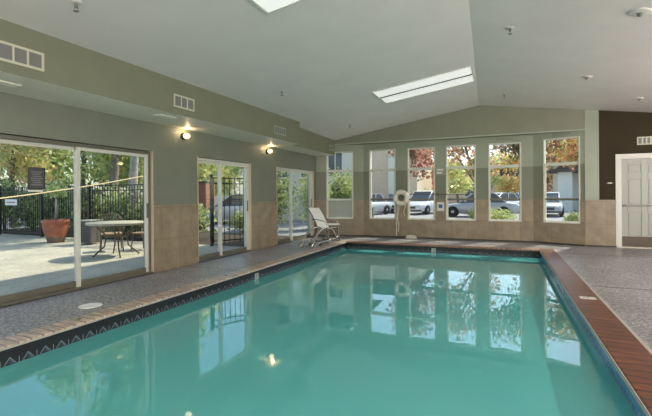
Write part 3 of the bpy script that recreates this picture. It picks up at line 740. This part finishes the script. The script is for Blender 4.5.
def tree(loc, label, h, R, n, size, mats, weights, trunk=.12, z0=None, bark='bark', lean=0, group=None, name='tree', nb=7):
    r = empty(name, (loc[0], loc[1], -.06), 0, label, 'tree', group)
    z0 = z0 if z0 is not None else h*.35
    rs = random.Random(int(loc[0]*100+loc[1]*7)); blobs = []
    for k in range(nb):
        a = rs.uniform(0, 2*PI); d = rs.uniform(.1, .6)*R
        blobs.append((lean*h*.5+d*math.cos(a), d*math.sin(a), rs.uniform(z0+R*.3, max(z0+R*.35, h-R*.4)), R*rs.uniform(.4, .62), R*rs.uniform(.4, .62), R*rs.uniform(.32, .5)))
    b = MB(); top = Vector((lean*h*.5, 0, h*.72))
    tp = [Vector((lean*h*.5*(k/6)**1.3+.04*math.sin(k*2), .04*math.cos(k*1.7), top.z*k/6)) for k in range(7)]
    b.tube(tp, [trunk*(1.15-.13*k) for k in range(7)], 9)
    b.build('trunk', M[bark], r)
    for k, q in enumerate(blobs):
        st = tp[3+k % 3]; e = Vector(q[:3]); md = st.lerp(e, .5)+Vector((0, 0, .12))
        MB().tube([st, md, e], [trunk*.4, trunk*.26, trunk*.1], 6).build('branch', M[bark], r)
    leaves_mesh('foliage', blobs, n, size, mats, weights, r)
    return r
def bush(loc, label, R, h, n, size, mats, weights, group=None, name='bush', ry=None):
    r = empty(name, (loc[0], loc[1], -.05), 0, label, 'bush', group)
    ry = ry or R; rs = random.Random(int(loc[0]*31+loc[1]*17))
    bl = [(rs.uniform(-.45, .45)*R, rs.uniform(-.4, .4)*ry, h*rs.uniform(.35, .65), R*.6, ry*.6, h*.38) for _ in range(6)]
    b = MB()
    for k in range(6): b.tube([(0.03*k-.08, 0, 0), (bl[k][0]*.5, bl[k][1]*.5, bl[k][2]*.6), bl[k][:3]], [.025, .018, .008], 6)
    b.build('stem', M['bark'], r); leaves_mesh('foliage', bl, n, size, mats, weights, r)
    return r
dg, mg, lg, yl, og, rd, pk, bn, ol = (LF[k] for k in ('dg', 'mg', 'lg', 'yl', 'og', 'rd', 'pk', 'bn', 'ol'))

# patio fences
def fence(p0, p1, h, label, n, posts):
    L, rz = basis(p0, p1); r = empty('metal_fence', (p0[0], p0[1], 0), rz, label, 'fence', 'black metal fences')
    b = MB()
    for z in (.12, h-.18, h-.03): b.box((0, -.015, z-.015), (L, .015, z+.015))
    for k in range(n):
        x = L*(k+.5)/n; b.box((x-.008, -.008, .05), (x+.008, .008, h-.03))
    b.build('picket_panel', M['black'], r)
    for x in posts: 
        MB().box((x-.035, -.035, -.01), (x+.035, .035, h+.06)).build('post', M['black'], r, .004)
    return r
fence((-18.5, 8.45), (-7.4, 8.45), 1.68, 'long black picket fence closing the patio, behind the terracotta pot', 100, [0, 2.3, 4.6, 6.9, 9.2])
fence((-7.0, 8.5), (-6.12, 10.3), 1.82, 'short angled black picket fence beyond the middle sliding door', 13, [.02, 1.0, 1.98])

# hedges and trees left of the building (beyond the fence)
hg = 'shrubs behind the patio fence'
hl = ['broad green shrub at the far left behind the patio fence', 'green shrub left of the notice, behind the patio fence', 'green shrub behind the notice and fence',
      'dense green shrub behind the terracotta pot', 'green shrub behind the fence just right of the terracotta pot', 'dark green shrub behind the patio table', 'small green shrub behind the fence at the right of the patio table']
for k, (x, h) in enumerate(((-18.3, 2.1), (-16.5, 1.9), (-14.9, 2.0), (-13.2, 1.9), (-11.6, 1.75), (-10.2, 1.5), (-8.9, 1.2))):
    bush((x, 9.7), hl[k], 1.05, h, 2800, .07, [dg, mg, lg], [2.2, 4, 3], hg, ry=.8)
tg = 'trees beyond the patio'
tree((-17.5, 12.5), 'yellow green tree at the far left beyond the patio fence', 7.4, 2.5, 5200, .13, [lg, yl, mg, ol], [4, 3, 3, 2], group=tg, z0=1.0)
tree((-14.2, 11.6), 'light green tree beyond the fence above the notice', 6.6, 2.1, 4600, .12, [lg, mg, yl], [4, 4, 2], group=tg, z0=1.2)
tree((-12.75, 10.3), 'dark trunked tree beyond the fence in the right door panel', 7.6, 1.9, 3600, .11, [lg, yl, mg], [4, 3, 3], trunk=.17, z0=2.9, group=tg)
tree((-11.0, 9.6), 'pale trunked tree just beyond the fence at the right of the first door', 7.2, 1.8, 3400, .11, [lg, yl, mg], [4, 2, 3], trunk=.16, z0=3.0, bark='palebark', group=tg)
tree((-20.5, 11.2), 'autumn tree with brownish crown at the left edge beyond the fence', 7.2, 2.5, 4400, .12, [pk, yl, lg, ol], [1.5, 3, 3, 2], group=tg, z0=1.2)
tree((-19.5, 17), 'tall dark green tree far beyond the patio', 7.0, 3.2, 4200, .17, [mg, dg, lg], [4, 3, 3], group=tg, z0=1.2)
tree((-15.0, 16.2), 'tall bright green tree far beyond the patio', 6.4, 3.0, 4200, .17, [lg, yl, mg], [4, 3, 3], group=tg, z0=1.2)
tree((-24.5, 15), 'olive tree crown farthest left beyond the patio', 6.6, 3.2, 3600, .18, [mg, lg, ol], [4, 3, 2], group=tg, z0=1.0)
tree((-18.9, 21.3), 'yellowing tree behind the parked cars seen through the middle door', 6.5, 2.7, 3000, .18, [yl, lg, mg], [4, 4, 1], group=tg, z0=1.8)
tree((-17.4, 30), 'bare looking light green tree seen through the middle door', 7.5, 2.6, 2600, .18, [lg, yl, ol], [4, 3, 2], group=tg, z0=2.0)
# bushes by doors two and three
bush((-8.6, 12.3), 'low round bush beyond the angled fence, seen through the middle door', .75, .95, 1500, .05, [lg, mg, ol], [4, 3, 3])
bush((-8.4, 14.2), 'tall rounded green bush left in the farthest sliding door', 1.15, 2.75, 4200, .065, [mg, dg, lg], [4, 2, 3])
bush((-6.9, 14.6), 'yellow green leafy bush right in the farthest sliding door', .75, 2.9, 3000, .06, [lg, mg, yl], [4, 3, 1.5])
bush((-6.15, 16.0), 'large light green bush filling the leftmost back window', 1.15, 2.65, 4200, .065, [lg, mg, dg], [5, 4, 1.5])
struct(MB().box((-6.1, 14.5, -.06), (-4.4, 14.65, .85)).build('garden_wall', M['concretewall'], bevel=.01), 'low grey garden wall outside the leftmost back window', 'garden wall')

# terracotta pot with a sapling
r = empty('terracotta_pot', (-11.93, 7.65, 0), 0, 'large red terracotta pot standing on the patio before the fence', 'pot')
MB().lathe([(.21, 0), (.22, .04), (.25, .16), (.31, .34), (.34, .48), (.33, .545), (.35, .56), (.365, .60), (.35, .65), (.31, .65), (.30, .56), (0, .55)], 32, ms=[1, 1, 0, 0, 0, 0, 0, 0, 0, 0, 0]).build('pot', [M['terracotta'], M['terracotta_low']], r)
MB().lathe([(.27, .56), (.15, .585), (0, .59)], 20).build('soil', M['soil'], r)
MB().tube([(.0, 0, .57), (.02, 0, .9), (.0, .01, 1.35)], [.04, .035, .02], 8).build('sapling_stem', M['palebark'], r)
leaves_mesh('leaf_tuft', [(0, 0, 1.5, .35, .35, .25)], 240, .06, [mg, lg], [1, 1], r)
# grey louvred unit
r = empty('outdoor_unit', (-10.55, 7.7, 0), .1, 'grey box shaped outdoor unit with slats standing by the fence beside the table', 'outdoor unit')
MB().box((-.24, -.2, .04), (.24, .2, .64)).build('cabinet', mat('weathered grey casing', (.12, .105, .09), .7, noise=.15), r, .02)
for k in range(9): MB().box((-.20, -.214, .10+k*.055), (.20, -.20, .128+k*.055)).build('louvre', M['dark'], r)
MB().box((-.26, -.22, .64), (.26, .22, .67)).build('lid', mat('unit lid', (.4, .38, .33), .6), r, .01)
# fence notice
r = empty('fence_sign', (-15.45, 8.40, 1.0), 0, 'tiny white sign fixed to the fence at the far left', 'sign')
MB().box((-.33, -.012, .04), (.33, 0, .24)).build('board', M['sling'], r); MB().box((-.25, -.016, .12), (.25, -.013, .155)).build('writing', M['terracotta'], r)
# patio table
r = empty('patio_table', (-7.92, 6.42, 0), 0, 'round pale topped patio table with splayed bronze legs', 'table')
MB().lathe([(0, .69), (.56, .69), (.60, .705), (.61, .73), (.60, .745), (0, .745)], 40).build('table_top', M['tabletop'], r)
for k in range(4):
    a = PI/4+.25+k*PI/2; c, s = math.cos(a), math.sin(a)
    MB().tube([(.42*c, .42*s, .69), (.20*c, .20*s, .44), (.24*c, .24*s, .22), (.47*c, .47*s, .0)], .017, 8).build('leg', M['bronzemetal'], r)
b = MB(); b.tube([(.21*math.cos(t), .21*math.sin(t), .42) for t in [2*PI*k/20 for k in range(20)]], .012, 8, closed=True); b.build('ring_brace', M['bronzemetal'], r)
# patio chairs
def patio_chair(loc, rz, lab):
    r = empty('patio_chair', loc, rz, lab, 'chair', 'chairs around the patio table')
    MB().box((-.23, -.22, .40), (.23, .24, .43)).build('seat', M['tan'], r, .01)
    b = MB()
    b.tube([(-.22, -.22, .42), (-.22, -.28, .80), (-.14, -.30, .88), (.14, -.30, .88), (.22, -.28, .80), (.22, -.22, .42)], .014, 8)
    for k in range(7):
        x = -.18+.06*k; b.tube([(x, -.225, .43), (x, -.29, .85)], .006, 6)
    for z in (.55, .68): b.tube([(-.215, -.245-(z-.5)*.1, z), (.215, -.245-(z-.5)*.1, z)], .006, 6)
    b.build('backrest', M['bronzemetal'], r)
    for sx in (-1, 1):
        MB().tube([(sx*.23, -.27, .66), (sx*.26, 0, .66), (sx*.25, .2, .62), (sx*.24, .22, .42)], .012, 8).build('arm', M['bronzemetal'], r)
        for sy in (-1, 1): MB().tube([(sx*.21, sy*.21, .41), (sx*.24, sy*.25, 0)], .014, 8).build('leg', M['bronzemetal'], r)
patio_chair((-8.75, 6.95, 0), math.radians(-125), 'bronze patio chair with tan seat behind the patio table, left one')
patio_chair((-8.15, 7.45, 0), math.radians(-165), 'bronze patio chair with tan seat behind the patio table, right one')
# long cream rope across the patio
r = empty('rope_line', (-8.5, 1.5, 0), 0, 'long cream rope stretched above the patio past the nearest sliding door', 'rope')
p0 = Vector((-.2, .2, 1.0)); p1 = Vector((-1.4, 7.95, 2.02)); 
MB().tube([p0.lerp(p1, k/10)-Vector((0, 0, .12*math.sin(PI*k/10))) for k in range(11)], .014, 6).build('rope', M['rope'], r)
MB().box((-.23, .16, -.005), (-.17, .22, 1.05)).build('stake', M['bark'], r)

# ------------------------------------------------------------------ vehicles
def car(loc, rz, paint, lab, suv=False, group='cars parked behind the back windows'):
    r = empty('car', (loc[0], loc[1], -.06), rz, lab, 'car', group)
    H = 1.62 if suv else 1.44
    zb = .92 if suv else .86
    # lower body as lofted sections along x (front at -x)
    st = [(-2.25, .35, .55, .66), (-2.15, .25, .66, .80), (-1.6, .22, zb-.10, .88), (-.9, .22, zb, .90), (0, .22, zb+.02, .91), (1.0, .22, zb+.03, .90), (1.8, .24, zb+.02, .87), (2.15, .28, zb-.04, .80), (2.25, .38, .70, .68)]
    b = MB(); ring = []
    for x, z0, z1, w in st:
        zm = z0+(z1-z0)*.55
        ring.append([(x, -w*.93, z0), (x, -w, zm), (x, -w*.97, z1-.06), (x, -w*.82, z1), (x, w*.82, z1), (x, w*.97, z1-.06), (x, w, zm), (x, w*.93, z0)])
    base = len(b.v)
    for q in ring: b.v += q
    for k in range(len(ring)-1):
        for j in range(8):
            j2 = (j+1) % 8; b.f.append((base+k*8+j, base+(k+1)*8+j, base+(k+1)*8+j2, base+k*8+j2)); b.mi.append(0); b.sm.append(True)
    for k in (0, len(ring)-1): b.f.append(tuple(base+k*8+j for j in range(8))); b.mi.append(0); b.sm.append(False)
    b.build('body', M[paint], r)
    # greenhouse
    xr = 1.75 if suv else 1.35
    pr = [(-1.05, zb-.02), (-.30, H-.05), (.1, H), (.9 if not suv else 1.5, H-.03), (xr+.25, zb)]
    MB().prism(pr, -.70, .70).build('window_glass', M['winglass'], r, .03)
    b = MB(); rp = [(-.34, H-.06), (.1, H), (.9 if not suv else 1.5, H-.03), (.9 if not suv else 1.52, H+.01), (.1, H+.035), (-.36, H-.025)]; b.prism(rp, -.68, .68)
    for s in (-.705, .705):
        for (xa, za, xb, zb2) in ((-1.05, zb, -.32, H-.05), (.35, zb, .35, H-.01), (xr+.22, zb, .95 if not suv else 1.5, H-.03)):
            b.tube([(xa, s, za), (xb, s*.985, zb2)], .035, 6)
    b.build('roof', M[paint], r)
    for x in (-1.4, 1.4):
        for s in (-1, 1):
            T = Matrix.Translation((x, s*.82, .33)) @ Matrix.Rotation(PI/2, 4, 'X')
            w = MB().lathe([(.18, -.10), (.30, -.11), (.33, -.08), (.33, .08), (.30, .11), (.18, .10)], 22, T=T).build('wheel', M['tirerubber'], r)
            MB().lathe([(0, -.105), (.19, -.095), (.20, 0), (.19, .095), (0, .105)], 14, T=T).build('hub', M['alloy'], w)
    for s in (-1, 1):
        MB().box((-2.26, s*.62-.16, .56), (-2.10, s*.62+.16, .68)).build('headlight', M['headlight'], r, .03)
        MB().box((2.12, s*.6-.16, .66), (2.27, s*.6+.16, .80)).build('tail_light', mat('tail light', (.4, .02, .02), .3), r, .03) if False else None
        MB().box((-.75, s*.92-.09, .92), (-.62, s*.92+.09, 1.04)).build('wing_mirror', M[paint], r, .02)
    MB().box((-2.275, -.42, .42), (-2.15, .42, .58)).build('grille', M['dark'], r, .01)
    MB().box((-2.28, -.80, .26), (-2.12, .80, .36)).build('bumper', M['dark'], r, .03)
    return r
car((-8.7, 26.6), math.radians(70), 'cargrey', 'pale blue grey car seen at the left of the second back window')
car((-7.45, 31.3), math.radians(92), 'cargrey', 'greyish car half behind the life ring in the second back window')
car((-5.05, 29.4), math.radians(73), 'carwhite', 'white car facing the building in the third back window', True)
car((-1.35, 26.2), math.radians(2), 'silver', 'silver saloon in side view in the fourth back window')
car((-.35, 31.2), math.radians(50), 'carwhite', 'white car with a raked windscreen in the fifth back window')
car((2.0, 36.6), math.radians(78), 'carblue', 'blue car at the right of the fifth back window', True)
car((2.55, 29.0), math.radians(85), 'cargrey', 'grey blue car at the left of the rightmost back window')
car((-12.0, 16.8), math.radians(20), 'carwhite', 'white car beyond the fence in the middle sliding door', False, 'cars beyond the patio fence')
car((-16.6, 19.5), math.radians(160), 'carblue', 'blue car beyond the fence at the left of the middle sliding door', True, 'cars beyond the patio fence')
car((-15.8, 14.2), math.radians(10), 'carwhite', 'white car half hidden behind the pale trunked tree', False, 'cars beyond the patio fence')

# ------------------------------------------------------------------ buildings beyond
def building(loc, rz, W, Dp, H, wallm, lab, wins_, roofh=1.2, extra=None):
    r = empty('building', (loc[0], loc[1], -.06), rz, lab, 'building', None)
    MB().box((-W/2, 0, 0), (W/2, Dp, H)).build('wall', M[wallm], r)
    MB().prism([(-W/2-.5, H), (W/2+.5, H), (W/2-1, H+roofh), (-W/2+1, H+roofh)], -.5, Dp+.5).build('roof', M['roof'], r)
    for (x, z, w, h) in wins_:
        b = MB(); t = .07
        b.box((x, -.05, z), (x+t, 0, z+h)); b.box((x+w-t, -.05, z), (x+w, 0, z+h)); b.box((x+t, -.05, z), (x+w-t, 0, z+t)); b.box((x+t, -.05, z+h-t), (x+w-t, 0, z+h)); b.box((x+w/2-.025, -.04, z+t), (x+w/2+.025, 0, z+h-t))
        f = b.build('window', M['sling'], r); MB().box((x+t, -.02, z+t), (x+w-t, -.005, z+h-t)).build('pane', M['winglass'], f)
    return r
rb = building((-11.2, 35), 0, 9, 8, 6.0, 'beige', 'beige stucco building beyond the car park, seen in the second back window', [(-3.6, 1.0, 1.3, 1.4), (-.9, 3.6, 1.2, 1.3), (-3.4, 3.6, 1.2, 1.3)])
MB().box((2.1, -.5, 0), (2.6, .0, 4.6)).build('column', M['cream'], rb)
building((-9.4, 19.5), 0, 5.0, 3, 4.6, 'cream', 'cream sided building behind the bush of the leftmost back window', [(-2.2, 2.3, .9, 1.5), (-.6, 2.3, .9, 1.5), (1.0, 2.3, .9, 1.5)])
building((-21.8, 24.5), math.radians(12), 7, 5, 3.5, 'cream', 'pale low building beyond the cars in the middle door', [(-2.6, 1, 1.2, 1.2), (1.2, 1, 1.2, 1.2)])
rb = building((9.0, 38.5), 0, 9, 6, 3.4, 'cream', 'cream entrance building with posts seen in the rightmost back window', [(-3.0, 1.0, 1.1, 1.3), (.4, 1, 1.2, 1.3)])
for x, q in ((-4.95, .95), (-2.6, .4)): MB().box((x, -2.2, 0), (x+q, -1.85, 3.1)).build('porch_post', M['cream'], rb, .01)
MB().box((-5.6, -2.6, 3.05), (3, 0, 3.3)).build('porch_roof', M['roof'], rb)
building((-.5, 56), 0, 24, 6, 3.6, 'beige', 'long beige building at the far end of the car park', [(-9, 1, 1.5, 1.4), (-4, 1, 1.5, 1.4), (1, 1, 1.5, 1.4), (6, 1, 1.5, 1.4)])
r = empty('storage_bin', (-12.4, 14.4, -.06), .3, 'rust coloured storage bin behind the gate of the angled fence', 'bin')
MB().box((-.45, -.5, .6), (.45, .5, 1.95)).build('body', M['redbrown'], r, .03); MB().box((-.5, -.55, 1.95), (.5, .55, 2.02)).build('lid', M['dark'], r, .02)
MB().box((-.45, -.5, .05), (.45, .5, .58)).build('base', M['carblue'], r, .02)

# trees and bushes beyond the back windows
bg = 'trees beyond the back windows'
tree((-3.95, 17.6), 'red leaved maple in the third back window', 4.6, 1.4, 1800, .085, [rd, pk, bn, dg], [5, 3, 3, 1], z0=2.0, trunk=.07, group=bg, lean=.12)
tree((-.86, 20.5), 'orange brown tree in the fourth back window', 5.2, 1.75, 1900, .10, [og, bn, pk, ol], [3, 4, 3, 2], z0=2.1, trunk=.08, group=bg, lean=-.28)
tree((1.55, 19.0), 'rusty brown tree with dark boughs in the fifth back window', 5.0, 1.75, 2000, .09, [bn, dg, pk, ol], [4, 3, 3, 2], z0=1.7, trunk=.1, group=bg, lean=-.4)
tree((3.55, 18.6), 'orange leaved tree in the rightmost back window', 4.6, 1.55, 2000, .09, [og, yl, bn, ol], [5, 2, 3, 2], z0=2.1, trunk=.07, group=bg, lean=-.42)
tree((-3.9, 40.5), 'yellow tree across the car park in the third back window', 5.5, 2.3, 2200, .17, [yl, lg, mg], [5, 4, 1], z0=1.2, group=bg)
tree((-8.2, 45.5), 'pinkish tree across the car park left of the yellow one', 5.5, 2.2, 1800, .17, [pk, rd, og], [5, 2, 2], z0=1.3, group=bg)
tree((-1.8, 44), 'light green tree across the car park in the fourth back window', 5.8, 2.6, 2400, .18, [lg, mg, yl], [5, 3, 2], z0=.9, group=bg)
tree((1.0, 47), 'orange tree across the car park behind the silver car', 6.3, 2.5, 2200, .18, [og, yl, lg], [4, 3, 3], z0=1.0, group=bg)
tree((4.4, 48), 'pinkish brown tree across the car park behind the blue car', 6.6, 2.8, 2200, .19, [pk, bn, ol], [4, 2, 3], z0=1.2, group=bg)
tree((9.5, 51), 'tall green tree behind the entrance building', 8.5, 3.2, 2600, .2, [mg, ol, lg], [4, 3, 2], z0=2.5, group=bg)
bu = 'low bushes below the back windows'
bush((-1.15, 18.6), 'small round bush before the silver car', .42, .82, 900, .04, [ol, mg, lg], [4, 3, 2], bu)
bush((-.05, 18.8), 'bright green low bush in the fifth back window', .80, .80, 1600, .045, [lg, mg, yl], [5, 3, 1], bu)
bush((2.55, 17.5), 'light green low bush in the rightmost back window', .55, .75, 1200, .045, [lg, mg, yl], [5, 3, 1], bu)
bush((-5.6, 34.0), 'green bush behind the white car in the third back window', 1.2, 1.9, 1500, .09, [lg, mg, yl], [5, 4, 1], None)

# ------------------------------------------------------------------ light
w = bpy.data.worlds.new('world'); S.world = w; w.use_nodes = True; nt = w.node_tree
bg_ = nt.nodes['Background']; sk = nt.nodes.new('ShaderNodeTexSky'); sk.sky_type = 'NISHITA'; sk.sun_disc = False
sk.sun_elevation = math.radians(48); sk.sun_rotation = math.radians(35); sk.air_density = 1.0; sk.dust_density = 1.5
nt.links.new(sk.outputs[0], bg_.inputs['Color']); bg_.inputs['Strength'].default_value = .32
sd = Vector((.26, .60, .72)).normalized()
l = bpy.data.lights.new('sun', 'SUN'); l.energy = 5.5; l.angle = math.radians(1.0); l.color = (1, .92, .78)
o = bpy.data.objects.new('sun', l); COL.objects.link(o); o.rotation_euler = sd.to_track_quat('Z', 'Y').to_euler(); o.location = (10, 20, 30)
# ------------------------------------------------------------------ camera
cd = bpy.data.cameras.new('camera'); cam = bpy.data.objects.new('camera', cd); COL.objects.link(cam); S.camera = cam
cd.sensor_width = 36; cd.lens = 404/652*36; cd.shift_y = -13/652; cd.clip_end = 300; cd.clip_start = .05
th = math.radians(23.54)
fwd = Vector((-math.sin(th), math.cos(th), 0)); right = Vector((math.cos(th), math.sin(th), 0)); up = Vector((0, 0, 1))
a = .0064                       # slight roll of the hand-held frame
r2 = right*math.cos(a)+up*math.sin(a)*-1; u2 = up*math.cos(a)+right*math.sin(a)
cam.matrix_world = Matrix(((r2.x, u2.x, -fwd.x, 0), (r2.y, u2.y, -fwd.y, 0), (r2.z, u2.z, -fwd.z, 1.32), (0, 0, 0, 1)))
S.view_settings.view_transform = 'Standard'; S.view_settings.look = 'None'; S.view_settings.gamma = 1; S.view_settings.exposure = 0
